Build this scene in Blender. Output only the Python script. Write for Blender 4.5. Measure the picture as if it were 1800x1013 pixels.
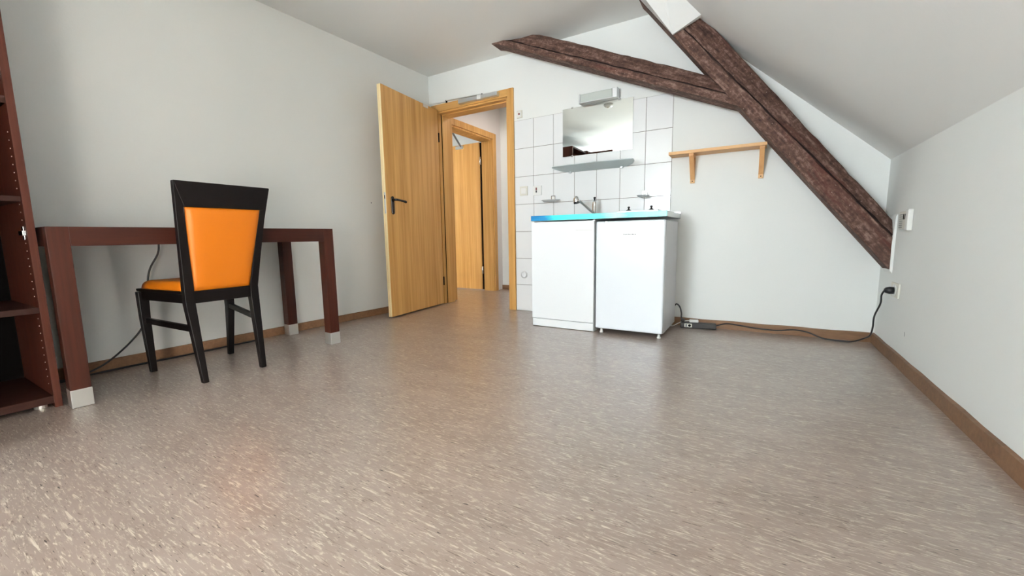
import bpy, bmesh, math, random
from mathutils import Vector, Matrix
random.seed(7)
for o in list(bpy.data.objects): bpy.data.objects.remove(o, do_unlink=True)
S = bpy.context.scene
COL = S.collection
PI = math.pi

# ------------------------------------------------------------------ camera, sky, lights, exposure
cam_d = bpy.data.cameras.new('camera'); cam = bpy.data.objects.new('camera', cam_d); COL.objects.link(cam)
cam_d.sensor_fit = 'HORIZONTAL'; cam_d.sensor_width = 36.0; cam_d.lens = 716.27 / 1800 * 36.0
cam_d.clip_start = 0.02; cam_d.clip_end = 60
def cam_matrix(yaw, pitch, roll, loc):
    cy, sy, cp, sp = math.cos(yaw), math.sin(yaw), math.cos(pitch), math.sin(pitch)
    f = Vector((-sy*cp, cy*cp, -sp)); r = Vector((cy, sy, 0)); u = r.cross(f)
    cr, sr = math.cos(roll), math.sin(roll)
    r2 = cr*r + sr*u; u2 = -sr*r + cr*u; b = -f
    m = Matrix(((r2.x, u2.x, b.x, loc[0]), (r2.y, u2.y, b.y, loc[1]), (r2.z, u2.z, b.z, loc[2]), (0, 0, 0, 1)))
    return m
cam.matrix_world = cam_matrix(0.5386, 0.1252, -0.0152, (2.9854, -3.3655, 0.7051))
S.camera = cam

world = bpy.data.worlds.new('overcast_sky'); S.world = world; world.use_nodes = True
wn = world.node_tree.nodes; wl = world.node_tree.links
bg = wn['Background']; bg.inputs['Color'].default_value = (0.80, 0.90, 1.0, 1); bg.inputs['Strength'].default_value = 2.0

S.view_settings.view_transform = 'Standard'; S.view_settings.look = 'None'
S.view_settings.gamma = 1.0; S.view_settings.use_curve_mapping = False
S.view_settings.exposure = 0.62

def area(name, loc, direction, sx, sy, power, color=(1, 1, 1), spread=PI):
    d = bpy.data.lights.new(name, 'AREA'); d.shape = 'RECTANGLE'; d.size = sx; d.size_y = sy
    d.energy = power; d.color = color; d.spread = spread
    o = bpy.data.objects.new(name, d); COL.objects.link(o)
    o.location = loc; o.rotation_euler = Vector(direction).to_track_quat('-Z', 'Y').to_euler()
    return o
YR = -5.9                                   # rear wall (behind the camera)
# the rear window: sky light comes in from its upper half, light bounced off the ground outside from its lower half
area('window_sky_light', (1.45, YR - 0.10, 1.52), (0, 1, 0.12), 0.8, 0.6, 62, (0.80, 0.92, 1.0))
area('window_ground_light', (1.45, YR - 0.10, 0.92), (0.1, 1, 1.6), 1.3, 0.5, 70, (0.95, 0.97, 0.96))
sd_ = bpy.data.lights.new('bounce_sun', 'SUN'); sd_.energy = 200; sd_.angle = math.radians(0.6); sd_.color = (1.0, 0.955, 0.91)
bounce_sun = bpy.data.objects.new('bounce_sun', sd_); COL.objects.link(bounce_sun); bounce_sun.location = (-3, -9, 4)       # sun added to brighten the room by bounce off the unseen knee wall
bounce_sun.rotation_euler = Vector((0.80, 0.45, -0.30)).to_track_quat('-Z', 'Y').to_euler()
area('next_room_fill_light', (-2.65, -0.35, 1.45), (1, 0.25, 0), 1.0, 1.2, 11, (0.90, 0.96, 1.0))  # added lamp before the solid wall, standing in for an unseen window
area('hall_fill_light', (0.75, 0.75, 2.30), (0, 0, -1), 0.25, 0.25, 5, (1.0, 0.86, 0.76))  # added fill for the dim hall, no fixture hangs there

# ------------------------------------------------------------------ helpers
def link_bm(name, bm, mat, parent=None, bevel=0.0, smooth=False, seg=2):
    bmesh.ops.recalc_face_normals(bm, faces=bm.faces[:])
    me = bpy.data.meshes.new(name); bm.to_mesh(me); bm.free()
    if mat: me.materials.append(mat)
    o = bpy.data.objects.new(name, me); COL.objects.link(o)
    if parent: o.parent = parent
    if smooth:
        for p in me.polygons: p.use_smooth = True
    if bevel > 0:
        b = o.modifiers.new('bevel', 'BEVEL'); b.width = bevel; b.segments = seg; b.limit_method = 'ANGLE'
        b.angle_limit = math.radians(40); b.harden_normals = False
    return o
def box(bm, x0, x1, y0, y1, z0, z1, M=None):
    v = [bm.verts.new((x, y, z)) for x in (x0, x1) for y in (y0, y1) for z in (z0, z1)]
    if M is not None:
        for q in v: q.co = M @ q.co
    for f in ((0, 1, 3, 2), (4, 6, 7, 5), (0, 4, 5, 1), (2, 3, 7, 6), (0, 2, 6, 4), (1, 5, 7, 3)):
        bm.faces.new([v[i] for i in f])
def loft(bm, rings, cap=True, closed=True):
    R = [[bm.verts.new(p) for p in r] for r in rings]; n = len(R[0])
    for a, b in zip(R[:-1], R[1:]):
        for i in range(n if closed else n - 1):
            j = (i + 1) % n; bm.faces.new((a[i], a[j], b[j], b[i]))
    if cap: bm.faces.new(R[0][::-1]); bm.faces.new(R[-1])
    return R
def prism_y(bm, poly, y0, y1):              # polygon in XZ extruded along Y
    loft(bm, [[(x, y0, z) for x, z in poly], [(x, y1, z) for x, z in poly]])
def prism_z(bm, poly, z0, z1):
    loft(bm, [[(x, y, z0) for x, y in poly], [(x, y, z1) for x, y in poly]])
def bars(bm, secs):                         # rectangular sections (cx, cy, z, wx, wy)
    loft(bm, [[(x - a/2, y - b/2, z), (x + a/2, y - b/2, z), (x + a/2, y + b/2, z), (x - a/2, y + b/2, z)] for x, y, z, a, b in secs])
def lathe(bm, prof, c=(0, 0, 0), M=None, n=20):     # profile (r, z)
    rings = []
    for r, z in prof:
        ring = []
        for i in range(n):
            a = 2*PI*i/n; p = Vector((r*math.cos(a), r*math.sin(a), z))
            if M is not None: p = M @ p
            ring.append(p + Vector(c))
        rings.append(ring)
    loft(bm, rings)
def catmull(pts, k=8):
    P = [Vector(p) for p in pts]; P = [2*P[0]-P[1]] + P + [2*P[-1]-P[-2]]; out = []
    for i in range(1, len(P) - 2):
        a, b, c, d = P[i-1:i+3]
        for j in range(k):
            t = j / k
            out.append(0.5*((2*b) + (c-a)*t + (2*a-5*b+4*c-d)*t*t + (3*b-a-3*c+d)*t**3))
    out.append(P[-2]); return out
def tube(bm, pts, r, n=8, k=8, spline=True):
    path = catmull(pts, k) if spline else [Vector(p) for p in pts]
    rings = []; up = Vector((0, 0, 1))
    for i, p in enumerate(path):
        t = (path[min(i+1, len(path)-1)] - path[max(i-1, 0)]).normalized()
        s = t.cross(up)
        if s.length < 1e-3: s = t.cross(Vector((0, 1, 0)))
        s.normalize(); q = s.cross(t).normalized()
        rr = r[i*len(r)//len(path)] if isinstance(r, (list, tuple)) else r
        rings.append([p + rr*(math.cos(2*PI*a/n)*s + math.sin(2*PI*a/n)*q) for a in range(n)])
    loft(bm, rings)
def new(): return bmesh.new()
def B(name, mat, parent, x0, x1, y0, y1, z0, z1, bevel=0.0, M=None, seg=2):
    bm = new(); box(bm, x0, x1, y0, y1, z0, z1, M); return link_bm(name, bm, mat, parent, bevel, seg=seg)
def tag(o, label, cat=None, group=None, kind=None):
    o['label'] = label
    if cat: o['category'] = cat
    if group: o['group'] = group
    if kind: o['kind'] = kind
    return o
def thing(name, label, cat, loc=(0, 0, 0), group=None):
    o = bpy.data.objects.new(name, None); COL.objects.link(o); o.empty_display_size = 0.05
    o.location = loc
    return tag(o, label, cat, group)
def settle(root):       # children were modelled in room coordinates: keep them there although the Empty sits at the thing's base
    inv = Matrix.Translation(root.location).inverted()
    for ch in root.children:
        ch.data.transform(inv)
        for g in ch.children: g.data.transform(inv)
    # shared offset is applied once per mesh, all meshes here are unique
def struct(o): o['kind'] = 'structure'; return o

# ------------------------------------------------------------------ materials
def lin(r, g, b):
    f = lambda c: (c/255/12.92) if c/255 <= 0.04045 else ((c/255+0.055)/1.055)**2.4
    return (f(r), f(g), f(b), 1)
def mat(name, col, rough=0.5, metal=0.0, spec=0.5, coat=0.0):
    m = bpy.data.materials.new(name); m.use_nodes = True
    p = m.node_tree.nodes['Principled BSDF']
    p.inputs['Base Color'].default_value = col; p.inputs['Roughness'].default_value = rough
    p.inputs['Metallic'].default_value = metal; p.inputs['Specular IOR Level'].default_value = spec
    p.inputs['Coat Weight'].default_value = coat
    return m
class N:                                    # tiny node builder
    def __init__(s, m): s.t = m.node_tree; s.p = s.t.nodes['Principled BSDF']
    def add(s, typ, **k):
        n = s.t.nodes.new(typ)
        for a, v in k.items(): setattr(n, a, v)
        return n
    def ln(s, a, b): s.t.links.new(a, b)
    def coords(s, scale, rot=(0, 0, 0), loc=(0, 0, 0)):
        c = s.add('ShaderNodeTexCoord'); mp = s.add('ShaderNodeMapping')
        mp.inputs['Scale'].default_value = scale; mp.inputs['Rotation'].default_value = rot; mp.inputs['Location'].default_value = loc
        s.ln(c.outputs['Object'], mp.inputs['Vector']); return mp.outputs['Vector']
    def noise(s, vec, scale=1.0, detail=3, rough=0.5, dist=0.0):
        n = s.add('ShaderNodeTexNoise'); n.inputs['Scale'].default_value = scale; n.inputs['Detail'].default_value = detail
        n.inputs['Roughness'].default_value = rough; n.inputs['Distortion'].default_value = dist
        s.ln(vec, n.inputs['Vector']); return n.outputs['Fac']
    def ramp(s, fac, stops):
        r = s.add('ShaderNodeValToRGB'); e = r.color_ramp.elements
        e[0].position, e[0].color = stops[0]; e[1].position, e[1].color = stops[-1]
        for pos, c in stops[1:-1]:
            q = e.new(pos); q.color = c
        s.ln(fac, r.inputs['Fac']); return r.outputs['Color']
    def mix(s, fac, a, b, mode='MIX'):
        n = s.add('ShaderNodeMix', data_type='RGBA', blend_type=mode)
        for i, v in ((0, fac), (6, a), (7, b)):
            if hasattr(v, 'is_linked') or hasattr(v, 'links'): s.ln(v, n.inputs[i])
            else: n.inputs[i].default_value = v
        return n.outputs[2]
    def base(s, c): s.ln(c, s.p.inputs['Base Color'])
    def bump(s, h, strength=0.2, dist=0.01):
        b = s.add('ShaderNodeBump'); b.inputs['Strength'].default_value = strength; b.inputs['Distance'].default_value = dist
        s.ln(h, b.inputs['Height']); s.ln(b.outputs['Normal'], s.p.inputs['Normal'])
def wood(name, c1, c2, axis='z', rough=0.45, fine=60, coarse=6, stretch=0.05, spec=0.4, bump=0.05):
    m = mat(name, c1, rough, spec=spec); n = N(m)
    sc = {'x': (stretch, 1, 1), 'y': (1, stretch, 1), 'z': (1, 1, stretch)}[axis]
    v = n.coords(sc)
    a = n.noise(v, fine, 4, 0.6); b = n.noise(v, coarse, 2, 0.5, 0.6)
    k = n.mix(0.45, a, b)
    n.base(n.ramp(k, [(0.36, c1), (0.62, c2)])); n.bump(a, bump, 0.002)
    return m
def plaster(name, col):
    m = mat(name, col, 0.9, spec=0.15); n = N(m)
    v = n.coords((1, 1, 1)); n.bump(n.noise(v, 90, 4, 0.6), 0.12, 0.004)
    k = n.noise(v, 1.3, 2)
    c2 = tuple(min(1, c*0.97) for c in col[:3]) + (1,)
    n.base(n.ramp(k, [(0.3, c2), (0.7, col)]))
    return m
M_wall = plaster('white_wall_paint', (0.83, 0.845, 0.82, 1))
M_ceil = plaster('white_ceiling_paint', (0.87, 0.88, 0.86, 1))
M_hallw = plaster('hall_wall_paint', (0.78, 0.76, 0.75, 1))
M_base = wood('brown_baseboard', lin(112, 82, 58), lin(134, 100, 72), 'x', 0.5, stretch=0.2)
M_door = wood('honey_beech', lin(184, 134, 66), lin(216, 168, 102), 'z', 0.38, 45, 11, 0.03)
M_doorx = wood('honey_beech_horizontal', lin(196, 148, 82), lin(214, 166, 100), 'x', 0.38, 45, 5, 0.03)
M_dooredge = wood('pale_beech_edge', lin(246, 222, 168), lin(250, 232, 184), 'z', 0.4)
M_desk = wood('dark_walnut_x', lin(46, 20, 12), lin(64, 29, 19), 'y', 0.42, 70, 8, 0.04, spec=0.22)
M_deskz = wood('dark_walnut_z', lin(48, 21, 12), lin(68, 31, 20), 'z', 0.42, 70, 8, 0.04, spec=0.22)
M_shelfw = wood('red_brown_walnut', lin(64, 31, 22), lin(86, 45, 33), 'z', 0.5, 70, 8, 0.04, spec=0.2)
M_shelfh = wood('red_brown_walnut_h_darkened', lin(40, 20, 15), lin(56, 30, 23), 'y', 0.5, 70, 8, 0.04, spec=0.2)  # compartment shade put into the colour; the desk end aprons share it
M_wenge = wood('black_wenge', lin(9, 5, 5), lin(15, 9, 8), 'z', 0.42, 90, 8, 0.05, spec=0.22)
M_pine = wood('pine', lin(208, 158, 104), lin(222, 178, 126), 'x', 0.5, 40, 5, 0.06)
M_pinez = wood('pine_z', lin(200, 146, 94), lin(216, 166, 112), 'z', 0.5, 40, 5, 0.06)
M_pineend = mat('pine_end', lin(232, 190, 140), 0.6)
M_orange = mat('orange_leatherette', lin(196, 106, 10), 0.45, spec=0.4)
n = N(M_orange); n.bump(n.noise(n.coords((1, 1, 1)), 400, 2), 0.05, 0.001)
M_white = mat('white_laminate', (0.86, 0.88, 0.89, 1), 0.28)
M_fridge = mat('white_enamel', (0.80, 0.84, 0.88, 1), 0.22)
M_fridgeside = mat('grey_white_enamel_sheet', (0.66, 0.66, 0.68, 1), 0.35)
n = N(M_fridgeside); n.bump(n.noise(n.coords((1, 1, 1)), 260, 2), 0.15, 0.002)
M_steel = mat('brushed_steel', (0.62, 0.65, 0.66, 1), 0.32, 1.0)
M_chrome = mat('chrome', (0.78, 0.79, 0.80, 1), 0.12, 1.0)
M_alu = mat('satin_aluminium', (0.72, 0.73, 0.73, 1), 0.35, 0.85)
M_cap = mat('matt_nickel', (0.66, 0.65, 0.62, 1), 0.42, 0.8)
M_black = mat('black_plastic', (0.012, 0.012, 0.014, 1), 0.4)
M_blackg = mat('gloss_black_plastic', (0.012, 0.009, 0.008, 1), 0.15)
M_dark = mat('dark_parts_and_shade', (0.004, 0.0035, 0.0035, 1), 0.9, spec=0.02)
M_plastic = mat('white_plastic', (0.80, 0.80, 0.77, 1), 0.35)
M_cream = mat('cream_plastic', (0.74, 0.72, 0.64, 1), 0.4)
M_red = mat('dark_red_plastic', (0.18, 0.03, 0.025, 1), 0.4)
M_greyp = mat('grey_print', (0.16, 0.18, 0.20, 1), 0.5)
M_mirror = mat('mirror_silver', (0.90, 0.95, 0.92, 1), 0.01, 1.0)
M_mirroredge = mat('mirror_edge', (0.25, 0.28, 0.27, 1), 0.3)
M_grout = mat('grey_brown_grout', lin(128, 118, 112), 0.9)
M_tile = mat('white_glazed_tile', (0.83, 0.84, 0.84, 1), 0.12)
n = N(M_tile); n.bump(n.noise(n.coords((1, 1, 1)), 9, 2), 0.06, 0.01)
M_diff = mat('lamp_diffuser', (0.54, 0.58, 0.54, 1), 0.3)
M_glass = mat('frosted_glass', (0.72, 0.80, 0.80, 1), 0.45, spec=0.5)
M_glass.node_tree.nodes['Principled BSDF'].inputs['Transmission Weight'].default_value = 0.55
M_dish = mat('clear_glass_dish', (0.85, 0.90, 0.90, 1), 0.1)
M_dish.node_tree.nodes['Principled BSDF'].inputs['Transmission Weight'].default_value = 0.6
# blue protective film on the steel worktop edge: deep blue and creased at its left end, cyan after that, with the window's reflection put into the colour as a paler patch
M_film = mat('cyan_film_on_steel', (0.1, 0.8, 0.8, 1), 0.25, 0.0)
n = N(M_film)
v = n.coords((1, 1, 1), loc=(1.98, 0, 0)); sx = n.add('ShaderNodeSeparateXYZ'); n.ln(v, sx.inputs[0])
wob = n.noise(n.coords((14, 14, 40)), 1, 3); ad = n.add('ShaderNodeMath', operation='MULTIPLY_ADD')
n.ln(wob, ad.inputs[0]); ad.inputs[1].default_value = 0.10; n.ln(sx.outputs['X'], ad.inputs[2])
cr = n.ramp(ad.outputs[0], [(0.0, lin(30, 100, 160)), (0.17, lin(50, 150, 205)), (0.25, lin(80, 246, 240)), (0.62, lin(104, 252, 244)), (0.70, lin(190, 255, 250)), (0.80, lin(80, 250, 242)), (1.0, lin(60, 250, 244))])
n.base(cr)
# linoleum: warm grey-beige ground, pale and dark chips running along X
M_floor = mat('chip_linoleum', lin(176, 158, 142), 0.30, spec=0.75); n = N(M_floor)
def chips(scale, lo, hi, loc=(0, 0, 0), detail=2, rough=0.5, dist=0.3, rot=0.0):
    v = n.coords(scale, (0, 0, rot), loc); return n.ramp(n.noise(v, 1, detail, rough, dist), [(lo, (0, 0, 0, 1)), (hi, (1, 1, 1, 1))])
ground = n.ramp(n.noise(n.coords((3, 9, 1)), 1, 4, 0.6), [(0.3, lin(138, 121, 111)), (0.7, lin(156, 139, 129))])
c = n.mix(chips((20, 120, 1), 0.54, 0.64, detail=5, rough=0.7), ground, lin(180, 165, 151))
c = n.mix(chips((13, 150, 1), 0.60, 0.66, (3.3, 8.1, 0), 4, 0.65, 0.5), c, lin(200, 187, 172))
c = n.mix(chips((30, 190, 1), 0.61, 0.66, (1.3, 4.1, 0), 3, 0.6, 0.8), c, lin(192, 178, 162))
c = n.mix(chips((18, 170, 1), 0.60, 0.67, (7.7, 2.9, 0), 4, 0.65, 0.4), c, lin(108, 91, 81))
c = n.mix(chips((24, 190, 1), 0.675, 0.70, (11.7, 5.9, 0), 3, 0.55), c, lin(54, 40, 35))
n.base(c)
n.p.inputs['Roughness'].default_value = 0.34; n.p.inputs['Coat Weight'].default_value = 0.7; n.p.inputs['Coat Roughness'].default_value = 0.27
# old roof timber
def timber(name, ang):      # grain runs along the beam: ang is the beam's slope in the XZ plane
    m = mat(name, lin(86, 62, 54), 0.75, spec=0.25); n = N(m)
    v = n.coords((6.0, 1, 1), (0, ang, 0)); v.node.vector_type = 'TEXTURE'; v1 = n.coords((1, 1, 1))
    g1 = n.noise(v, 42, 6, 0.7); g2 = n.noise(v, 9, 3, 0.6, 0.5); g3 = n.noise(v1, 45, 4, 0.7)
    c = n.ramp(n.mix(0.4, g1, g3), [(0.36, lin(52, 36, 31)), (0.51, lin(94, 69, 60)), (0.63, lin(140, 115, 104))])
    c = n.mix(n.ramp(g2, [(0.60, (0, 0, 0, 1)), (0.72, (0.75,) * 3 + (1,))]), c, lin(92, 50, 42))
    c = n.mix(n.ramp(n.noise(v1, 70, 2), [(0.72, (0, 0, 0, 1)), (0.76, (1, 1, 1, 1))]), c, lin(160, 140, 130))
    n.base(c); n.bump(n.mix(0.5, g1, n.noise(v1, 70, 5, 0.7)), 0.6, 0.008)
    return m
M_beam = timber('old_timber_steep', 0.905); M_beam2 = timber('old_timber_shallow', 0.416)
M_crack = mat('timber_crack', lin(34, 18, 15), 0.9)

# ------------------------------------------------------------------ room shell
W, H, ZK, XR = 3.662, 2.344, 1.135, 2.354
KS = (H - ZK) / (W - XR)
def slope_z(x): return H if x < XR else H - KS*(x - XR)
def lx(y): return 0.01 + 0.04*y             # left wall is slightly out of square
bm = new(); box(bm, -2.7, 3.9, YR - 0.2, 2.4, -0.12, 0.0)
floor = struct(link_bm('floor', bm, M_floor)); floor['label'] = 'beige chip-patterned linoleum floor'
bm = new(); prism_z(bm, [(lx(0), 0), (lx(YR), YR), (lx(YR) - 0.12, YR), (lx(0) - 0.12, 0)], 0, H + 0.1)
struct(link_bm('wall_left', bm, M_wall))['label'] = 'plain white wall behind the desk'
bm = new(); D0, D1, DH = 0.105, 0.970, 1.985      # door opening
box(bm, -0.11, D0, 0, 0.155, 0, H + 0.1); box(bm, D0, D1, 0, 0.155, DH, H + 0.1); box(bm, D1, W + 0.15, 0, 0.155, 0, H + 0.1)
wall_back = struct(link_bm('wall_back', bm, M_wall)); wall_back['label'] = 'white gable wall with the doorway and the tiled corner'
bm = new(); box(bm, W, W + 0.12, YR, 0, 0, ZK + 0.02)
struct(link_bm('wall_right', bm, M_wall))['label'] = 'low white knee wall under the sloping ceiling'
bm = new(); prism_y(bm, [(-0.4, H), (XR, H), (XR + 0.06, H + 0.12), (-0.4, H + 0.12)], YR, 0)
struct(link_bm('ceiling', bm, M_ceil))['label'] = 'flat white ceiling over the desk and the door'
bm = new(); prism_y(bm, [(XR, H), (W + 0.02, ZK - 0.0185), (W + 0.14, ZK + 0.02), (XR + 0.06, H + 0.12)], YR, 0)
struct(link_bm('ceiling_slope', bm, M_ceil))['label'] = 'sloping white ceiling above the knee wall'
bm = new()
WIN = [(0.78, 2.12, 0.62, 1.87)]
xs = [-0.35, WIN[0][0], WIN[0][1], W + 0.12]
for i, (a, b) in enumerate(zip(xs[:-1], xs[1:])):
    if i == 1:
        w_ = WIN[0]
        box(bm, a, b, YR - 0.16, YR, 0, w_[2]); box(bm, a, b, YR - 0.16, YR, w_[3], H + 0.1)
    else: box(bm, a, b, YR - 0.16, YR, 0, H + 0.1)
struct(link_bm('wall_rear', bm, M_wall))['label'] = 'white wall with the windows, behind the viewer'
for k, (a, b, c0, c1) in enumerate(WIN):
    bm = new()
    for (p, q, r_, s_) in ((a, a+.05, c0, c1), (b-.05, b, c0, c1), (a, b, c0, c0+.05), (a, b, c1-.05, c1)): box(bm, p, q, YR-.06, YR-.02, r_, s_)
    struct(link_bm('window_%d' % (k+1), bm, M_plastic))['label'] = 'white window frame in the wall behind the viewer'

# baseboards
bm = new(); prism_z(bm, [(lx(0)+.0, -0.0), (lx(0)+.014, 0), (lx(YR)+.014, YR), (lx(YR), YR)], 0, 0.06)
struct(link_bm('baseboard_left', bm, M_base, None, 0.003))['label'] = 'brown baseboard under the desk wall'
bm = new()
N_ = 24; rings = []
for i in range(N_ + 1):
    x = 2.40 + (W - 2.40)*i/N_; b = 0.004*math.sin(i*0.9)
    rings.append([(x, 0, 0), (x, -0.014 - abs(b)*0.6, 0), (x, -0.013 - abs(b)*0.6, 0.058 + b*0.5), (x, 0, 0.060 + b*0.5)])
loft(bm, rings); struct(link_bm('baseboard_back', bm, M_base))['label'] = 'wavy brown baseboard below the gable wall'
bm = new(); rings = []
for i in range(41):
    y = YR*i/40; b = 0.003*math.sin(i*2.3)
    rings.append([(W, y, 0), (W - 0.015 - abs(b), y, 0), (W - 0.013 - abs(b), y, 0.060 + b*0.6), (W, y, 0.062 + b*0.6)])
loft(bm, rings); struct(link_bm('baseboard_right', bm, M_base))['label'] = 'brown baseboard below the knee wall'

B('wall_plug', M_greyp, bpy.data.objects['wall_left'], -0.024, -0.0195, -0.795, -0.785, 1.024, 1.034, 0.001)
B('scuff', M_greyp, bpy.data.objects['wall_right'], W - 0.0006, W + 0.001, -0.592, -0.588, 0.168, 0.190)

# hall beyond the door, and the room next to it
HX = 0.055
bm = new(); box(bm, HX - 0.15, HX, 0.155, 0.27, 0, 2.45); box(bm, HX - 0.15, HX, 1.11, 1.30, 0, 2.45); box(bm, HX - 0.15, HX, 0.27, 1.11, 1.935, 2.45)
struct(link_bm('wall_hall_left', bm, M_hallw))['label'] = 'hall wall holding the second door frame'
bm = new(); box(bm, -0.10, 1.7, 1.30, 1.42, 0, 2.45)
struct(link_bm('wall_hall_end', bm, M_wall))['label'] = 'white end wall of the hall'
bm = new(); box(bm, 1.55, 1.70, 0.155, 1.30, 0, 2.45)
struct(link_bm('wall_hall_right', bm, M_hallw))
bm = new(); box(bm, -2.8, 1.7, -1.6, 2.4, 2.45, 2.55)
bm2 = bm
ceil_h = struct(link_bm('ceiling_hall', bm2, M_ceil)); ceil_h.location.z = 0.02
bm = new(); box(bm, HX, 1.55, 1.285, 1.30, 0, 0.06); struct(link_bm('baseboard_hall', bm, M_base))['label'] = 'short brown baseboard at the end of the hall'
bm = new(); box(bm, -2.75, -0.095, 2.2, 2.3, 0, 2.47)
struct(link_bm('wall_next_room', bm, M_wall))
bm = new(); box(bm, -2.75, -0.30, -1.6, -1.5, 0, 2.47); box(bm, -2.85, -2.75, -1.6, 2.3, 0, 2.47)
struct(link_bm('wall_next_room_far', bm, M_wall))

# tiles: seven columns, seven rows, each tile its own piece on a bed of grout
TX0, TW, TH, TT = 1.028, 0.1967, 0.2502, 0.006
bm = new(); box(bm, TX0, TX0 + 7*TW, -0.0035, 0.004, 0.001, 7*TH + 0.001); link_bm('grout', bm, M_grout, wall_back)
bm = new(); box(bm, 0.0016, TW - 0.0016, -TT, -0.002, 0.0016, TH - 0.0016); tile0 = None
for r_ in range(7):
    for c_ in range(7):
        if tile0 is None:
            tile0 = link_bm('tile', bm, M_tile, wall_back, 0.0012, seg=1); t = tile0
        else:
            t = tile0.copy(); COL.objects.link(t); t.parent = wall_back
        t.location = (TX0 + c_*TW, random.uniform(-0.0003, 0.0003), 0.001 + r_*TH)
        t.rotation_euler = (random.uniform(-0.003, 0.003), 0, random.uniform(-0.003, 0.003))

# ------------------------------------------------------------------ door 1 with frame and closer
d1 = thing('door_1', 'open honey-coloured flush door with a black lever handle', None, (0.13, -0.03, 0)); d1['kind'] = 'structure'
bm = new(); box(bm, 0.963, 1.026, -0.018, 0.0, 0, 2.045); link_bm('casing', bm, M_door, d1, 0.002)
bm = new(); box(bm, 0.050, 0.113, -0.018, 0.0, 0, 2.045); link_bm('casing', bm, M_door, d1, 0.002)
bm = new(); box(bm, 0.113, 0.963, -0.018, 0.0, 1.978, 2.045); link_bm('casing', bm, M_doorx, d1, 0.002)
bm = new(); box(bm, 0.105, 0.130, -0.004, 0.160, 0, 1.985); box(bm, 0.130, 0.142, 0.045, 0.160, 0, 1.985)
link_bm('jamb', bm, M_door, d1, 0.0015)
bm = new(); box(bm, 0.945, 0.970, -0.004, 0.160, 0, 1.985); box(bm, 0.933, 0.945, 0.045, 0.160, 0, 1.985)
link_bm('jamb', bm, M_door, d1, 0.0015)
bm = new(); box(bm, 0.105, 0.970, -0.004, 0.160, 1.962, 1.985); box(bm, 0.130, 0.945, 0.045, 0.160, 1.950, 1.962)
link_bm('jamb', bm, M_doorx, d1, 0.0015)
bm = new(); box(bm, 0.1305, 0.1335, 0.036, 0.0455, 0, 1.96); link_bm('seal', bm, M_dark, d1)
# leaf, hinged near x 0.15, free edge at (0.242, -0.853)
ang = math.atan2(-0.853 + 0.04, 0.242 - 0.150)
ML = Matrix.Translation((0.150, -0.04, 0)) @ Matrix.Rotation(ang, 4, 'Z')      # local +X along leaf, local +Y = room side (+x)
LL = 0.818
leafT = 0.040
bm = new(); box(bm, 0.0, LL, -leafT, 0.0, 0.012, 1.985, ML); leaf = link_bm('door_leaf', bm, M_door, d1, 0.0015)
bm = new(); box(bm, LL - 0.001, LL + 0.0015, -leafT + 0.002, -leafT + 0.016, 0.013, 1.984, ML); box(bm, LL - 0.001, LL + 0.004, -0.020, -0.001, 0.013, 1.984, ML); link_bm('leaf_edge', bm, M_dooredge, leaf, 0.001)
bm = new(); box(bm, LL - 0.001, LL + 0.0055, -0.019, -0.004, 0.92, 1.10, ML); link_bm('strike_plate', bm, M_steel, leaf, 0.001)
bm = new(); box(bm, LL + 0.003, LL + 0.008, -0.015, -0.008, 1.045, 1.075, ML); link_bm('latch', bm, M_dark, leaf, 0.001)
bm = new()
pl = [(LL - 0.075 + 0.0175*math.cos(a), 1.055 + 0.0175*math.sin(a)) for a in [PI*i/8 for i in range(9)]] + [(LL - 0.075 + 0.0175*math.cos(a), 0.932 + 0.0175*math.sin(a)) for a in [PI + PI*i/8 for i in range(9)]]
loft(bm, [[ML @ Vector((x, y, z)) for x, z in pl] for y in (0.0, 0.009)]); link_bm('handle_plate', bm, M_blackg, leaf, 0.003)
bm = new(); tube(bm, [ML @ Vector(p) for p in ((LL-.075, 0.0, 1.040), (LL-.075, 0.030, 1.040), (LL-.085, 0.044, 1.040), (LL-.12, 0.046, 1.038), (LL-.17, 0.046, 1.034), (LL-.205, 0.045, 1.028))], [0.010, 0.010, 0.010, 0.0095, 0.010, 0.012], 10); link_bm('lever', bm, M_blackg, leaf, 0, True)
for z in (0.25, 1.72):
    bm = new(); lathe(bm, [(0.008, -0.045), (0.008, 0.045)], (0.148, -0.030, z), None, 10); link_bm('hinge', bm, M_dark, d1, 0, True)

dc = thing('door_closer', 'silver door closer with folding arm screwed to the door frame head', 'door closer', (0.63, -0.03, 1.99))
B('closer_body', M_alu, dc, 0.43, 0.880, -0.060, -0.018, 1.994, 2.032, 0.004)
B('body_cap', M_plastic, dc, 0.655, 0.700, -0.062, -0.018, 1.993, 2.033, 0.003)
bm = new(); lathe(bm, [(0.007, 0), (0.007, 0.012)], (0.70, -0.04, 2.032), None, 10); link_bm('pivot', bm, M_dark, dc)
E1 = Vector((0.700, -0.040, 2.040)); E2 = Vector((0.300, -0.075, 2.040)); E3 = ML @ Vector((0.20, 0.012, 1.975))
def flatbar(bm, a, b, w, t):
    d = (b - a).normalized(); s = d.cross(Vector((0, 0, 1))).normalized(); u = s.cross(d)
    loft(bm, [[p + s*w/2 + u*t/2, p - s*w/2 + u*t/2, p - s*w/2 - u*t/2, p + s*w/2 - u*t/2] for p in (a, b)])
bm = new(); flatbar(bm, E1, E2, 0.022, 0.006); link_bm('main_arm', bm, M_alu, dc, 0.001)
bm = new(); flatbar(bm, E2 + Vector((0, 0, -0.010)), E3 + Vector((0, 0, 0.0)), 0.012, 0.008); link_bm('forearm', bm, M_alu, dc, 0.001)
bm = new(); lathe(bm, [(0.010, 0), (0.010, 0.022)], E2 + Vector((0, 0, -0.017)), None, 10); link_bm('elbow', bm, M_dark, dc)
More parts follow.
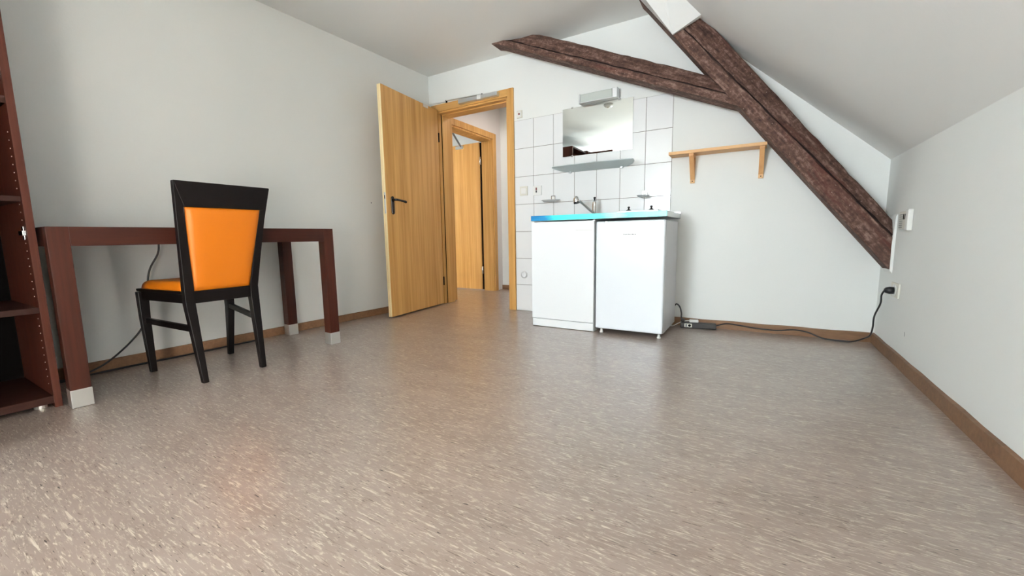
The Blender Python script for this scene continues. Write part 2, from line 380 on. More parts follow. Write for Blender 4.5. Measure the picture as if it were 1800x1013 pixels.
bm = new(); box(bm, 0.17, 0.24, 0.0005, 0.012, 1.955, 1.982, ML); link_bm('arm_bracket', bm, M_alu, dc, 0.002)
settle(dc)

# ------------------------------------------------------------------ door 2 on the hall's left wall
d2 = thing('door_2', 'second honey-coloured door standing open off the hall', None, (HX, 1.11, 0)); d2['kind'] = 'structure'
B('casing', M_door, d2, HX, HX + 0.018, 0.185, 0.285, 0, 2.0, 0.002)
B('casing', M_door, d2, HX, HX + 0.018, 1.098, 1.165, 0, 2.0, 0.002)
B('casing', M_door, d2, HX, HX + 0.018, 0.285, 1.098, 1.930, 2.0, 0.002)
B('jamb', M_door, d2, HX - 0.155, HX + 0.004, 1.085, 1.11, 0, 1.935, 0.0015)
B('jamb', M_door, d2, HX - 0.155, HX + 0.004, 0.27, 0.295, 0, 1.935, 0.0015)
B('jamb', M_door, d2, HX - 0.155, HX + 0.004, 0.295, 1.085, 1.910, 1.935, 0.0015)
leaf2 = B('door_leaf', M_door, d2, -0.96, -0.135, 1.085, 1.125, 0.012, 1.915, 0.002)
for z in (0.27, 1.68):
    bm = new(); lathe(bm, [(0.010, -0.05), (0.010, 0.05)], (-0.118, 1.078, z), None, 12); link_bm('hinge', bm, M_chrome, d2, 0, True)
B('hinge_gap', M_dark, d2, -0.133, -0.112, 1.10, 1.12, 0.012, 1.91)
dc2 = thing('door_closer', 'dark closer arm above the second door leaf', 'door closer', (-0.45, 1.08, 1.9))
bm = new(); flatbar(bm, Vector((-0.42, 1.078, 1.885)), Vector((-0.20, 0.62, 1.965)), 0.022, 0.01); link_bm('closer_arm', bm, M_greyp, dc2, 0.001)
B('arm_bracket', M_alu, dc2, -0.50, -0.38, 1.060, 1.0845, 1.86, 1.90, 0.002)
settle(dc2); settle(d1); settle(d2)

# ------------------------------------------------------------------ roof timbers
def beam(name, secs, label, m_, clampz=None, dy=0.0):
    """secs: list of (origin(x,z) on the lower front edge, up-normal(x,z), w, wd) along the beam"""
    rings = []; rnd = random.Random(3 if 'strut' in name else 5)
    for (ox, oz), (ux, uz), w, wd in secs:
        j = lambda a: rnd.uniform(-a, a)
        prof = [(0.002+j(.003), -0.255+j(.002)), (0.012+j(.002), -0.261+j(.002)), (wd-0.008+j(.004), -0.260+j(.003)), (wd-0.001+j(.003), -0.246), (wd+0.004+j(.003), -0.254), (w-0.012+j(.003), -0.214+j(.004)), (w+j(.003), -0.200+j(.003)),
                (w, -0.105), (0.0, -0.105)]
        ring = []
        for u_, y in prof:
            x, z = ox + ux*u_, oz + uz*u_
            if clampz: z = min(z, clampz(x) - 0.001)
            ring.append((x, y + dy, z))
        rings.append(ring)
    bm = new(); loft(bm, rings); o = link_bm(name, bm, m_, None, 0, True)
    me = o.data; me.materials.append(M_crack); 
    m = o.modifiers.new('edge', 'EDGE_SPLIT'); m.split_angle = math.radians(28)
    tag(o, label, 'beam'); return o
def along(a, b, n_, w0, w1, d0, d1, flip=1):
    d = Vector((b[0]-a[0], b[1]-a[1])); L = d.length; d /= L; nrm = (-d.y*flip, d.x*flip)
    return [((a[0] + (b[0]-a[0])*i/n_, a[1] + (b[1]-a[1])*i/n_), nrm, w0 + (w1-w0)*i/n_, d0 + (d1-d0)*i/n_) for i in range(n_ + 1)]
ba = beam('roof_rafter', along((2.19, 2.346), (3.668, 0.460), 44, 0.205, 0.176, 0.060, 0.126), 'long dark roof timber slanting down to the knee wall', M_beam, slope_z)
bb = beam('roof_strut', along((0.955, 2.352), (2.93, 1.481), 38, 0.160, 0.142, 0.050, 0.055), 'shorter dark timber rising left to the flat ceiling', M_beam2, lambda x: H, 0.007)
# crack faces in the dark material
for o in (ba, bb):
    npr = 9
    for p in o.data.polygons:
        vs = sorted(v % npr for v in p.vertices)
        if len(vs) == 4 and set(vs) == {3, 4}: p.material_index = 1
FR = [(2.430, -0.276, 2.042), (2.606, -0.300, 2.110), (2.400, -0.490, 2.300), (2.354, -0.515, 2.343), (2.195, -0.545, 2.343)]
bm = new(); loft(bm, [FR, [(x, -0.262, z) for x, y, z in FR]]); tr = link_bm('trim_1', bm, M_ceil)
struct(tr); tr['label'] = 'white boxed casing covering the top of the slanting timber'
bm = new(); prism_y(bm, [(W - 0.012, 0.480), (W, 0.462), (W, 0.800), (W - 0.008, 0.785), (W - 0.014, 0.62)], -0.266, -0.10)
trm = struct(link_bm('trim_2', bm, M_wall)); trm['label'] = 'white plaster collar where the timber meets the knee wall'

# ------------------------------------------------------------------ kitchenette
kc = thing('base_cabinet', 'white sink base cabinet left of the fridge, plain door', 'cabinet', (1.74, -0.28, 0))
KX0, KX1, KX2 = 1.484, 1.992, 2.476
bm = new(); box(bm, KX0, KX0 + 0.016, -0.525, -0.03, 0.0, 0.818); box(bm, KX1 - 0.020, KX1 - 0.004, -0.525, -0.03, 0.0, 0.818); box(bm, KX0 + .016, KX1 - .020, -0.05, -0.03, 0.06, 0.818); box(bm, KX0 + .016, KX1 - .020, -0.52, -0.05, 0.06, 0.08)
link_bm('body', bm, M_white, kc, 0.001)
dr = B('door', M_white, kc, KX0, KX1 - 0.003, -0.545, -0.527, 0.066, 0.812, 0.0025)
B('handle', M_cap, dr, KX1 - 0.140, KX1 - 0.018, -0.549, -0.5445, 0.744, 0.748, 0.0005)
B('plinth', M_white, kc, KX0 + 0.003, KX1 - 0.004, -0.541, -0.527, 0.004, 0.062, 0.001)
settle(kc)

fr = thing('small_fridge', 'white undercounter fridge under the right half of the worktop', 'fridge', (2.24, -0.28, 0))
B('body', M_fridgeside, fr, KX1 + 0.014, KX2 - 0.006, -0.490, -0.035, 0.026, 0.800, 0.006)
dr = B('door', M_fridge, fr, KX1 + 0.012, KX2 - 0.004, -0.546, -0.496, 0.034, 0.803, 0.010, seg=3)
B('seal', M_greyp, fr, KX1 + 0.020, KX2 - 0.012, -0.497, -0.489, 0.040, 0.796)
bm = new()
for i, wdt in enumerate((6, 7, 6, 7, 7, 5, 7, 6, 6)):                  # illegible small badge lettering
    x = 2.200 + i*0.0098; box(bm, x, x + wdt*0.001, -0.5476, -0.5455, 0.705, 0.712 if i % 3 else 0.7135)
link_bm('badge_lettering', bm, M_greyp, dr)
bm = new(); box(bm, 2.192, 2.294, -0.5466, -0.5455, 0.698, 0.720); link_bm('badge', bm, M_white, dr, 0.0005)
bm = new(); box(bm, 2.070, 2.086, -0.548, -0.5455, 0.786, 0.803); link_bm('door_chip', bm, M_cap, dr, 0.0005)
for x in (KX1 + 0.05, KX2 - 0.030):
    for y in (-0.515, -0.08):
        bm = new(); lathe(bm, [(0.013, 0.0), (0.014, 0.006), (0.010, 0.010), (0.008, 0.028)], (x, y, 0), None, 12); link_bm('foot', bm, M_plastic, fr, 0, True)
settle(fr)

kt = thing('worktop', 'stainless worktop with a cyan protective film along its front edge', 'worktop', (1.98, -0.28, 0.82))
bm = new()
# steel sheet with a sunk sink on the left and a flat hob field on the right
box(bm, KX0 - 0.002, KX2 + 0.006, -0.548, -0.520, 0.822, 0.860); box(bm, KX0 - 0.002, KX2 + 0.006, -0.06, -0.008, 0.822, 0.860)
box(bm, KX0 - 0.002, 1.53, -0.520, -0.06, 0.822, 0.860); box(bm, 1.93, KX2 + 0.006, -0.520, -0.06, 0.822, 0.860)
box(bm, KX0 - 0.002, KX2 + 0.006, -0.010, -0.008, 0.860, 0.874)
link_bm('steel_top', bm, M_steel, kt, 0.0015)
bm = new(); box(bm, 1.53, 1.93, -0.520, -0.06, 0.820, 0.824)
link_bm('sink_bowl', bm, M_steel, kt)
film = B('edge_film', M_film, kt, 0, KX2 - KX0 + 0.006, -0.5505, -0.5480, 0.8225, 0.8600, 0.0008); film.data.transform(Matrix.Translation((0, 0, 0)))
settle(kt)
film.location.x = KX0 - 0.001; film['label'] = 'cyan film, deep blue at its left end'

fa = thing('kitchen_tap', 'chrome mixer tap with a round spray head, on the worktop', 'tap', (1.826, -0.10, 0.86))
bm = new(); lathe(bm, [(0.026, 0.86), (0.026, 0.866), (0.020, 0.870), (0.0205, 0.955), (0.017, 0.975), (0.010, 0.990)], (1.834, -0.10, 0), None, 20); link_bm('tap_body', bm, M_chrome, fa, 0, True)
bm = new(); lathe(bm, [(0.010, 0.988), (0.007, 0.994), (0.0065, 1.000), (0.010, 1.006), (0.010, 1.014), (0.006, 1.017)], (1.834, -0.10, 0), None, 14); link_bm('lever', bm, M_blackg, fa, 0, True)
bm = new(); tube(bm, [(1.834, -0.11, 0.885), (1.815, -0.135, 0.905), (1.775, -0.18, 0.952), (1.745, -0.215, 0.985)], 0.0105, 12); link_bm('spout', bm, M_steel, fa, 0, True)
sh = None
bm = new(); lathe(bm, [(0.0235, -0.022), (0.0245, -0.014), (0.0245, 0.0), (0.022, 0.014), (0.015, 0.026), (0.006, 0.032)], (1.728, -0.232, 0.990), Matrix.Rotation(-0.12, 4, 'Y'), 20); sh = link_bm('spray_head', bm, M_chrome, fa, 0, True)
bm = new(); lathe(bm, [(0.0225, -0.028), (0.0245, -0.022), (0.0248, -0.015)], (1.728, -0.232, 0.990), Matrix.Rotation(-0.12, 4, 'Y'), 20); link_bm('rubber_ring', bm, M_black, sh, 0, True)
settle(fa)

hb = thing('hob_cover', 'thin steel hob cover with two black knobs, on the worktop', 'hob cover', (2.21, -0.14, 0.86))
B('cover_plate', M_steel, hb, 2.065, 2.365, -0.24, -0.05, 0.8605, 0.887, 0.004)
for x in (2.125, 2.295):
    bm = new(); lathe(bm, [(0.020, 0.8872), (0.019, 0.894), (0.006, 0.903), (0.006, 0.908), (0.0095, 0.912), (0.0095, 0.920), (0.005, 0.923)], (x, -0.145, 0), None, 16); link_bm('knob', bm, M_blackg, hb, 0, True)
settle(hb)

# ------------------------------------------------------------------ on the back wall
def plate(name, x0, x1, z0, z1, label, cat, m=M_plastic, y=-TT):
    t = thing(name, label, cat, ((x0+x1)/2, y, (z0+z1)/2)); B('cover_plate', m, t, x0, x1, y - 0.009, y - 0.0005, z0, z1, 0.002); return t
t = plate('light_switch', 1.083, 1.164, 1.080, 1.163, 'white rocker light switch on the tiles beside the door', 'switch', M_cream)
B('rocker', M_plastic, t, 1.098, 1.149, -0.020, -0.0145, 1.095, 1.148, 0.002, Matrix.Translation((0, 0, 0))); settle(t)
t = plate('wall_socket', 1.222, 1.306, 1.074, 1.157, 'white wall socket with a red and black centre, on the tiles', 'socket')
B('red_pin', M_red, t, 1.249, 1.261, -0.019, -0.0145, 1.118, 1.142, 0.002); B('black_pin', M_black, t, 1.249, 1.261, -0.019, -0.0145, 1.098, 1.116, 0.002); settle(t)
t = plate('aerial_socket', 1.056, 1.113, 1.772, 1.838, 'small square cable outlet above the tiles, beside the door frame', 'socket', M_cream, 0.0)
B('outlet_frame', M_plastic, t, 1.066, 1.103, -0.0125, -0.0085, 1.786, 1.826, 0.001)
bm = new(); lathe(bm, [(0.009, 0.0), (0.009, 0.004)], (1.084, -0.0125, 1.806), Matrix.Rotation(PI/2, 4, 'X'), 14); link_bm('outlet_hole', bm, M_red, t); settle(t)
t = thing('pipe_cover', 'round white pipe cover low on the tiles left of the cabinet', 'cover', (1.117, -TT, 0.347))
bm = new(); lathe(bm, [(0.036, 0.0005), (0.036, 0.005), (0.028, 0.009), (0.010, 0.010)], (1.117, -TT, 0.347), Matrix.Rotation(PI/2, 4, 'X'), 24); link_bm('rosette', bm, M_plastic, t, 0, True)
bm = new(); lathe(bm, [(0.030, 0.0085), (0.022, 0.012)], (1.117, -TT, 0.347), Matrix.Rotation(PI/2, 4, 'X'), 24); link_bm('cap', bm, M_tile, t, 0, True); settle(t)

# mirror (leans out a little at the top)
mi = thing('wall_mirror', 'frameless landscape mirror clipped to the tiles above the basin shelf', 'mirror', (1.81, -0.01, 1.378))
MX0, MX1, MZ0, MZ1 = 1.514, 2.108, 1.380, 1.772
B('mirror_glass', M_mirror, mi, MX0, MX1, -0.0145, -0.0105, MZ0, MZ1)
B('backing', M_mirroredge, mi, MX0 + .001, MX1 - .001, -0.0104, -0.0080, MZ0 + .001, MZ1 - .001)
for x, z in ((1.60, MZ0), (2.00, MZ0), (1.60, MZ1), (2.00, MZ1)):
    B('clip', M_chrome, mi, x - 0.009, x + 0.009, -0.0172, -0.0066, z - 0.006, z + 0.006, 0.0015)
settle(mi)

la = thing('mirror_light', 'boxy wall light with a pale diffuser above the mirror', 'wall light', (1.84, -0.04, 1.79))
B('back_plate', M_alu, la, 1.672, 2.006, -0.010, -0.0005, 1.790, 1.856, 0.002)
B('diffuser', M_diff, la, 1.693, 1.958, -0.070, -0.010, 1.783, 1.848, 0.006)
B('end_cap', M_alu, la, 1.680, 1.693, -0.073, -0.010, 1.780, 1.851, 0.003); B('end_cap', M_alu, la, 1.958, 1.998, -0.073, -0.010, 1.780, 1.851, 0.003)
B('lower_rail', M_alu, la, 1.681, 1.998, -0.073, -0.010, 1.777, 1.784, 0.002)
settle(la)

gs = thing('glass_shelf', 'frosted oval glass shelf below the mirror', 'shelf', (1.80, -0.08, 1.25))
bm = new(); poly = []
for i in range(25):
    a = PI*i/24; poly.append((1.812 + 0.345*math.cos(PI - a), -0.172 + 0.0*math.sin(a)))
pts = [(1.480, -0.168)] + [(1.49 + 0.65*i/12, -0.170 - 0.008*math.sin(PI*i/12)) for i in range(13)] + [(2.150, -0.168)]
pts += [(2.158, -0.150), (2.152, -0.115), (2.130, -0.075), (2.085, -0.030), (2.03, -0.012), (1.59, -0.012), (1.54, -0.032), (1.500, -0.080), (1.478, -0.120), (1.472, -0.150)]
MG = Matrix.Translation((0, 0, 1.243)) @ Matrix.Rotation(-0.20, 4, 'X')
loft(bm, [[MG @ Vector((x, y, z)) for x, y in pts] for z in (0.0, 0.007)]); link_bm('glass_plate', bm, M_glass, gs, 0.0015)
for x in (1.585, 2.03):
    bm = new(); box(bm, x - 0.010, x + 0.010, -0.036, -0.0064, 1.238, 1.262); link_bm('clip', bm, M_steel, gs, 0.003)
settle(gs)

def soap(x, z, w, label):
    t = thing('soap_dish', label, 'soap dish', (x, -0.05, z), None)
    B('wall_holder', M_chrome, t, x - 0.021, x + 0.021, -0.022, -0.0064, z + 0.016, z + 0.056, 0.003)
    B('holder_face', M_plastic, t, x - 0.014, x + 0.014, -0.0235, -0.0215, z + 0.023, z + 0.049, 0.002)
    bm = new(); lo, hi = [], []
    for i in range(28):
        a = 2*PI*i/28; lo.append((x + 0.72*w*math.cos(a), -0.072 + 0.040*math.sin(a), z)); hi.append((x + w*math.cos(a), -0.072 + 0.056*math.sin(a), z + 0.014))
    mid = [(a[0]*0.9 + x*0.1, -0.072 + (a[1] + 0.072)*0.9, z + 0.012) for a in hi]; inn = [(p[0], p[1], z + 0.005) for p in lo]
    loft(bm, [lo, hi, mid, inn]); link_bm('dish', bm, M_dish, t, 0, True)
    B('ring_arm', M_chrome, t, x - 0.006, x + 0.006, -0.05, -0.02, z + 0.012, z + 0.018, 0.001)
    settle(t)
soap(1.425, 1.005, 0.088, 'clear soap dish on the tiles left of the tap')
soap(2.215, 0.994, 0.048, 'small clear soap dish on the tiles above the hob cover')

ws = thing('wooden_wall_shelf', 'pine board on two pine brackets, right of the tiles', 'wall shelf', (2.70, -0.07, 1.277))
B('board', M_pine, ws, 2.405, 3.016, -0.140, -0.0005, 1.277, 1.298, 0.001)
def bracket(x):
    w = 0.015
    bm = new(); box(bm, x - w, x + w, -0.016, -0.0005, 1.080, 1.277); o = link_bm('bracket', bm, M_pinez, ws, 0.001)
    bm = new(); box(bm, x - w, x + w, -0.126, -0.016, 1.260, 1.2768); link_bm('bracket_arm', bm, M_pinez, o, 0.001)
    bm = new(); loft(bm, [[(xx, -0.118, 1.260), (xx, -0.096, 1.260), (xx, -0.0162, 1.128), (xx, -0.0162, 1.106)] for xx in (x - w, x + w)]); link_bm('brace', bm, M_pinez, o, 0.001)
    bm = new(); box(bm, x - w, x + w, -0.0175, -0.0155, 1.081, 1.105); link_bm('bracket_end', bm, M_pineend, o, 0.0005)
    bm = new(); lathe(bm, [(0.004, 0), (0.003, 0.002)], (x, -0.0175, 1.093), Matrix.Rotation(PI/2, 4, 'X'), 10); link_bm('screw', bm, M_dark, o)
bracket(2.556); bracket(2.990); settle(ws)

# ------------------------------------------------------------------ knee wall: box, socket, cable, power strip
t = thing('wall_control_box', 'cream control box with two dark slots on the knee wall', 'control box', (W, -0.46, 0.76))
B('housing', M_cream, t, W - 0.018, W - 0.0005, -0.497, -0.375, 0.714, 0.806, 0.003)
B('cover', M_plastic, t, W - 0.023, W - 0.0006, -0.542, -0.4975, 0.706, 0.814, 0.005)
B('slot', M_dark, t, W - 0.0192, W - 0.0175, -0.488, -0.474, 0.764, 0.792); B('slot', M_dark, t, W - 0.0192, W - 0.0175, -0.460, -0.447, 0.764, 0.792)
bm = new()
for i in range(7): box(bm, W - 0.0188, W - 0.0178, -0.436, -0.381, 0.722 + i*0.011, 0.725 + i*0.011)
link_bm('vent_slits', bm, M_greyp, t); settle(t)
t = thing('wall_socket', 'cream wall socket with a black plug, low on the knee wall', 'socket', (W, -0.385, 0.38))
B('cover_plate', M_cream, t, W - 0.010, W - 0.0005, -0.455, -0.315, 0.342, 0.422, 0.003)
bm = new(); lathe(bm, [(0.034, 0.0), (0.034, 0.003), (0.026, 0.003)], (W - 0.010, -0.385, 0.382), Matrix.Rotation(-PI/2, 4, 'Y'), 24); link_bm('socket_ring', bm, M_plastic, t, 0, False); settle(t)

cable = thing('power_cable', 'black power cable running from the knee wall socket to the strip', 'cable', (3.2, -0.1, 0))
bm = new(); lathe(bm, [(0.019, 0.0), (0.020, 0.018), (0.015, 0.034), (0.008, 0.040)], (W - 0.013, -0.385, 0.380), Matrix.Rotation(-PI/2, 4, 'Y') , 16); link_bm('plug', bm, M_black, cable, 0, True)
bm = new(); tube(bm, [(3.611, -0.385, 0.378), (3.602, -0.380, 0.350), (3.605, -0.36, 0.30), (3.592, -0.32, 0.22), (3.596, -0.29, 0.15), (3.600, -0.22, 0.085), (3.585, -0.14, 0.045), (3.545, -0.085, 0.010), (3.49, -0.075, 0.0045), (3.40, -0.045, 0.0045), (3.32, -0.020, 0.030), (3.24, -0.019, 0.040), (3.14, -0.022, 0.026), (3.02, -0.022, 0.028), (2.90, -0.022, 0.040), (2.83, -0.028, 0.045), (2.775, -0.045, 0.030), (2.755, -0.050, 0.024)], 0.0045, 8); link_bm('cord', bm, M_black, cable, 0, True)
settle(cable)
ps = thing('power_strip', 'black power strip on the floor beside the fridge', 'power strip', (2.64, -0.06, 0))
MP = Matrix.Translation((2.52, -0.088, 0)) @ Matrix.Rotation(0.16, 4, 'Z')
bm = new(); box(bm, 0, 0.245, -0.024, 0.024, 0.001, 0.042, MP); link_bm('housing', bm, M_black, ps, 0.005)
bm = new(); box(bm, 0.028, 0.080, -0.0262, -0.0235, 0.008, 0.036, MP); ou = link_bm('outlet', bm, M_cream, ps, 0.002)
bm = new(); lathe(bm, [(0.010, 0), (0.010, 0.002)], MP @ Vector((0.064, -0.0262, 0.022)), Matrix.Rotation(PI/2, 4, 'X'), 14); link_bm('outlet_hole', bm, M_dark, ou)
bm = new(); box(bm, 0.036, 0.046, -0.0275, -0.0262, 0.012, 0.032, MP); link_bm('switch', bm, M_greyp, ou)
settle(ps)
wp = thing('white_plug', 'white plug with a thin white cord lying on the power strip', 'plug', (2.57, -0.07, 0.043))
bm = new(); box(bm, 0.062, 0.125, -0.014, 0.012, 0.043, 0.064, MP); link_bm('plug_body', bm, M_plastic, wp, 0.005)
bm = new(); tube(bm, [(2.580, -0.076, 0.054), (2.55, -0.085, 0.050), (2.51, -0.10, 0.034), (2.470, -0.11, 0.010), (2.44, -0.10, 0.006)], 0.0035, 8); link_bm('cord', bm, M_plastic, wp, 0, True)
settle(wp)
fc = thing('fridge_cable', 'black cable looping from behind the fridge down to the strip', 'cable', (2.50, -0.06, 0.1))
bm = new(); tube(bm, [(2.462, -0.022, 0.150), (2.480, -0.030, 0.168), (2.505, -0.045, 0.150), (2.520, -0.055, 0.105), (2.522, -0.062, 0.070), (2.535, -0.072, 0.047)], 0.0055, 8); link_bm('cord', bm, M_black, fc, 0, True)
bm = new(); box(bm, 0.003, 0.030, -0.018, 0.018, 0.043, 0.066, MP); link_bm('plug_body', bm, M_black, fc, 0.006)
settle(fc)

# ------------------------------------------------------------------ desk
DA = 0.0454; MD = Matrix.Translation((0.508, -2.900, 0)) @ Matrix.Rotation(-DA, 4, 'Z')     # local: x<=0 towards the wall, y along the front
DL, DD, LG = 1.275, 0.590, 0.066
dk = thing('writing_desk', 'long dark walnut table with metal-capped square legs, against the left wall', 'desk', (0.26, -2.27, 0))
def dbox(name, m, x0, x1, y0, y1, z0, z1, bev=0.0015, par=None):
    bm = new(); box(bm, x0, x1, y0, y1, z0, z1, MD); return link_bm(name, bm, m, par or dk, bev)
dbox('tabletop', M_desk, -DD + LG, -LG, LG, DL - LG, 0.735, 0.7745)
dbox('apron', M_desk, -LG, 0, LG, DL - LG, 0.694, 0.775); dbox('apron', M_desk, -DD, -DD + LG, LG, DL - LG, 0.694, 0.775)
dbox('apron', M_shelfh, -DD + LG, -LG, 0, LG, 0.694, 0.775); dbox('apron', M_shelfh, -DD + LG, -LG, DL - LG, DL, 0.694, 0.775)
for (a, b) in ((-LG, 0), (-DD, -DD + LG)):
    for (c_, d_) in ((0 if b == 0 else 0.075, LG if b == 0 else 0.075 + LG), (DL - LG, DL)):
        lg = dbox('leg', M_deskz, a, b, c_, d_, 0.079, 0.775)
        fcp = dbox('foot_cap', M_cap, a - 0.0015, b + 0.0015, c_ - 0.0015, d_ + 0.0015, 0.001, 0.080, 0.002, lg)
settle(dk)
dcbl = thing('desk_cable', 'black cable hanging below the desk and lying along the baseboard', 'cable', (0.0, -2.5, 0))
bm = new(); tube(bm, [(-0.02, -2.36, 0.712), (-0.015, -2.372, 0.640), (-0.02, -2.42, 0.540), (-0.02, -2.445, 0.40), (-0.02, -2.47, 0.25), (-0.02, -2.54, 0.15), (-0.025, -2.66, 0.05), (-0.03, -2.78, 0.008), (-0.005, -2.88, 0.005)], 0.005, 8); link_bm('cord', bm, M_black, dcbl, 0, True)
bm = new(); tube(bm, [(-0.045, -2.86, 0.005), (-0.048, -2.55, 0.005), (-0.030, -2.30, 0.005), (-0.025, -2.05, 0.005), (-0.018, -1.86, 0.005)], 0.005, 8); link_bm('floor_cord', bm, M_black, dcbl, 0, True)
settle(dcbl)

# ------------------------------------------------------------------ chair
ch = thing('dining_chair', 'dark wooden chair with orange padded seat and back, facing the desk', 'chair', (0.40, -2.32, 0))
for s_, y0, y1, y2 in ((-1, -2.462, -2.479, -2.506), (1, -2.181, -2.178, -2.105)):
    bm = new()
    bars(bm, [(0.640, y0, 0.0, 0.028, 0.026), (0.622, (y0*0.5+y1*0.5), 0.20, 0.036, 0.034), (0.604, y1, 0.40, 0.040, 0.042), (0.604, y1, 0.46, 0.038, 0.042), (0.625, (y1*0.72 + y2*0.28), 0.62, 0.032, 0.038), (0.652, (y1*0.35+y2*0.65), 0.82, 0.028, 0.034), (0.680, y2, 0.985, 0.024, 0.032)])
    link_bm('leg', bm, M_wenge, ch, 0.003)
for y0, y1 in ((-2.517, -2.526), (-2.131, -2.112)):
    bm = new(); bars(bm, [(0.176, y0, 0.0, 0.028, 0.028), (0.180, y1, 0.30, 0.038, 0.040), (0.182, y1, 0.445, 0.042, 0.046)]); link_bm('leg', bm, M_wenge, ch, 0.003)
bm = new()          # top rail between and over the posts, slightly sloped like them
def backp(y, z, dx): return (0.604 + (z - 0.43)*0.137 + dx, y, z)
loft(bm, [[backp(y0, 0.868, d) , backp(y1, 0.868, d), backp(y3, 0.986, d), backp(y2, 0.986, d)] for d, y0, y1, y2, y3 in ((-0.012, -2.482, -2.125, -2.521, -2.091), (0.0135, -2.482, -2.125, -2.521, -2.091))])
link_bm('top_rail', bm, M_wenge, ch, 0.003)
bm = new(); loft(bm, [[backp(-2.460, 0.400, d), backp(-2.196, 0.400, d), backp(-2.196, 0.462, d), backp(-2.460, 0.462, d)] for d in (-0.014, 0.012)]); link_bm('lower_back_rail', bm, M_wenge, ch, 0.002)
bm = new()          # padded back: grid, bulging on both sides
nu, nv = 12, 14
def padpt(i, j, side):
    u_, v_ = i/nu, j/nv; z = 0.455 + v_*0.422
    yl = -2.462 + (-2.478 + 2.462)*v_; yr = -2.194 + (-2.128 + 2.194)*v_
    y = yl + (yr - yl)*u_; e = min(1, 6*min(u_, 1-u_))*min(1, 7*min(v_, 1-v_)); e = math.sqrt(max(0, e))
    return backp(y, z, side*(0.004 + 0.0115*e) + (0.001 if side > 0 else 0))
G = {}
for side in (-1, 1):
    for i in range(nu + 1):
        for j in range(nv + 1): G[side, i, j] = bm.verts.new(padpt(i, j, side))
    for i in range(nu):
        for j in range(nv): bm.faces.new([G[side, a, b] for a, b in ((i, j), (i+1, j), (i+1, j+1), (i, j+1))])
per = [(i, 0) for i in range(nu)] + [(nu, j) for j in range(nv)] + [(i, nv) for i in range(nu, 0, -1)] + [(0, j) for j in range(nv, 0, -1)]
for a, b in zip(per, per[1:] + per[:1]): bm.faces.new([G[-1, *a], G[-1, *b], G[1, *b], G[1, *a]])
link_bm('backrest', bm, M_orange, ch, 0, True)
def seatpoly(k): return [(0.162 + k, -2.545 + k), (0.162 + k, -2.095 - k), (0.590, -2.165 - k*0.5), (0.590, -2.492 + k*0.5)]
bm = new()
for a, b, w in (((0.182, -2.526), (0.600, -2.478), 0.022), ((0.182, -2.112), (0.600, -2.180), 0.022), ((0.182, -2.52), (0.182, -2.118), 0.022)):
    A = Vector((a[0], a[1], 0)); Bv = Vector((b[0], b[1], 0)); d = (Bv - A).normalized(); s2 = Vector((-d.y, d.x, 0))*w/2
    loft(bm, [[P + s2 + Vector((0, 0, 0.402)), P - s2 + Vector((0, 0, 0.402)), P - s2 + Vector((0, 0, 0.447)), P + s2 + Vector((0, 0, 0.447))] for P in (A, Bv)])
link_bm('seat_frame', bm, M_wenge, ch, 0.002)
bm = new(); loft(bm, [[(x, y, z) for x, y in seatpoly(k)] for z, k in ((0.447, 0.002), (0.462, 0.0))]); link_bm('seat_board', bm, M_wenge, ch, 0.004)
bm = new(); rings = []
for t_ in range(9):
    k = t_/8; ins = 0.006 + 0.075*(1 - math.sqrt(max(0, 1 - k*k))); z = 0.463 + 0.046*math.sin(k*PI/2)
    P = [Vector((x + (0.055 if x < 0.5 else 0.0), y, z)) for x, y in seatpoly(ins)]
    ring = []
    for i in range(4):
        a, b = P[i], P[(i+1) % 4]
        for q in range(8): ring.append(a.lerp(b, (q + 0.02)/8))
    c0 = sum(P, Vector())/4
    rings.append(ring)
loft(bm, rings); st = link_bm('seat', bm, M_orange, ch, 0, True)
for (a, b) in (((0.186, -2.522, 0.287), (0.612, -2.470, 0.272)), ((0.186, -2.116, 0.310), (0.612, -2.180, 0.285))):
    bm = new(); A, Bv = Vector(a), Vector(b); w = Vector((0, 0.009, 0)); h_ = Vector((0, 0, 0.015))
    loft(bm, [[P - w - h_, P + w - h_, P + w + h_, P - w + h_] for P in (A, Bv)]); link_bm('stretcher', bm, M_wenge, ch, 0.002)
settle(ch)

# ------------------------------------------------------------------ open shelf unit at the left edge, tall cupboard beyond it
bs = thing('open_shelf_unit', 'tall red-brown shelf unit with open dark compartments, left of the desk', 'shelf unit', (0.18, -3.18, 0))
SY1, SY0, SXF, SXB, SH = -2.908, -3.52, 0.410, -0.10, 2.12
B('side_panel', M_shelfw, bs, SXB, SXF, SY1 - 0.024, SY1, 0.0, SH, 0.001); B('side_panel', M_shelfw, bs, SXB, SXF, SY0, SY0 + 0.024, 0.0, SH, 0.001)
B('back_panel', M_dark, bs, SXB, SXB + 0.008, SY0 + .024, SY1 - .024, 0.03, SH - 0.03)  # near-black colour stands in for the deep shade inside the unit
B('top_panel', M_shelfh, bs, SXB, SXF, SY0 + .024, SY1 - .024, SH - 0.025, SH, 0.001)
B('bottom_panel', M_shelfh, bs, SXB, SXF - 0.004, SY0 + .024, SY1 - .024, 0.020, 0.052, 0.001)
B('shelf', M_shelfh, bs, SXB + .008, SXF - 0.012, SY0 + .024, SY1 - .024, 1.262, 1.290, 0.001)
B('shelf', M_shelfh, bs, SXB + .008, SXF - 0.020, SY0 + .024, SY1 - .024, 0.878, 0.900, 0.001)
B('shelf', M_shelfh, bs, SXB + .008, SXF - 0.012, SY0 + .024, SY1 - .024, 0.414, 0.438, 0.001)
B('compartment_back', M_shelfw, bs, SXF - 0.16, SXF - 0.15, SY0 + .024, SY1 - .024, 1.290, SH - 0.025)
for y in (-2.965, -3.45):
    bm = new(); lathe(bm, [(0.020, 0.0), (0.020, 0.020)], (0.360, y, 0), None, 14); link_bm('foot', bm, M_cap, bs)
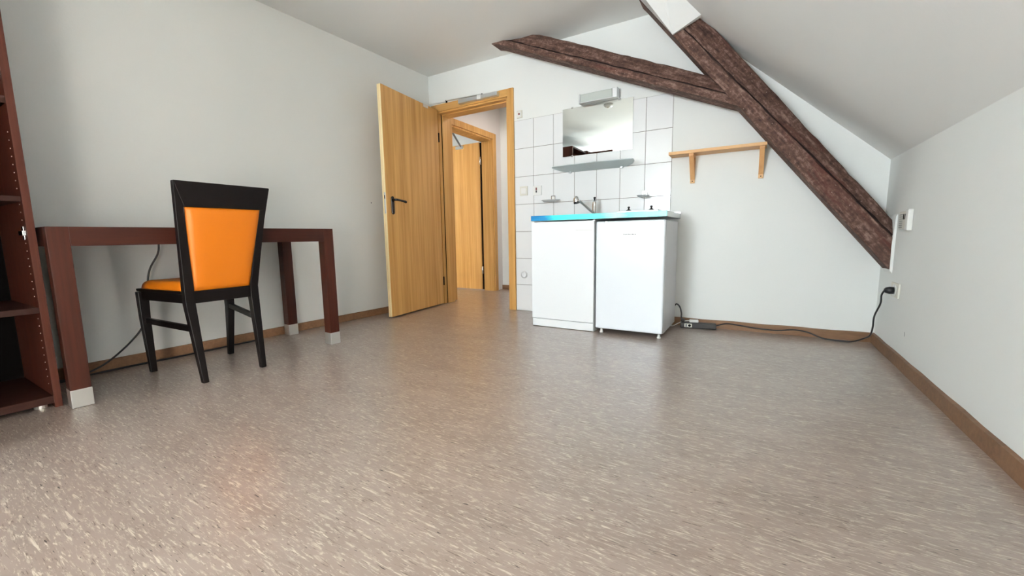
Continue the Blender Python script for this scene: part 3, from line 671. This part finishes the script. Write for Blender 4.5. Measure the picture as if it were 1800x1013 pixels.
for z in (1.375, 0.750):
    bm = new(); box(bm, SXF - 0.055, SXF - 0.030, SY1 - 0.029, SY1 - 0.0241, z - 0.028, z + 0.028); box(bm, SXF - 0.075, SXF - 0.008, SY1 - 0.036, SY1 - 0.0241, z - 0.010, z + 0.010)
    link_bm('hinge_plate', bm, M_chrome, bs, 0.002)
bm = new()
for i in range(34):
    z = 0.10 + i*0.032
    if abs(z - 0.75) < 0.04 or abs(z - 0.426) < 0.03 or abs(z - 0.889) < 0.02: continue
    lathe(bm, [(0.0022, 0), (0.0022, 0.0016)], (SXF - 0.045, SY1 - 0.024, z), Matrix.Rotation(PI/2, 4, 'X'), 6)
B('shade_panel', M_shelfw, bs, SXF + 0.004, SXF + 0.46, SY0 - 0.004, SY0 + 0.015, 0.06, SH - 0.01, 0.001)  # unseen panel added to keep window light out of the compartments
pins = link_bm('shelf_pins', bm, M_plastic, bs); pins['kind'] = 'stuff'
settle(bs)
cb = thing('tall_cupboard', 'dark tall cupboard beside the shelf unit, mostly seen in the mirror', 'cupboard', (0.2, -4.0, 0))
B('body', M_deskz, cb, 0.02, 0.42, -4.35, -3.53, 0.0, 2.15, 0.002)
for a, b in ((-4.347, -3.943), (-3.937, -3.533)):
    dd = B('door', M_deskz, cb, 0.4205, 0.440, a, b, 0.05, 2.14, 0.002)
    B('handle', M_alu, dd, 0.4405, 0.455, -3.975 if a < -4 else -3.915, -3.965 if a < -4 else -3.905, 1.0, 1.13, 0.002)
settle(cb)

# smoke detector (seen in the mirror)
sd = thing('smoke_detector', 'round white smoke detector on the ceiling, seen in the mirror', 'smoke detector', (1.30, -1.92, H))
bm = new(); lathe(bm, [(0.055, 0), (0.055, -0.020), (0.046, -0.032), (0.030, -0.036)], (1.30, -1.92, H - 0.0005), None, 24); link_bm('detector_body', bm, M_plastic, sd, 0, True)
bm = new(); lathe(bm, [(0.018, -0.035), (0.014, -0.042)], (1.30, -1.92, H), None, 16); link_bm('test_button', bm, M_cream, sd, 0, True)
settle(sd)
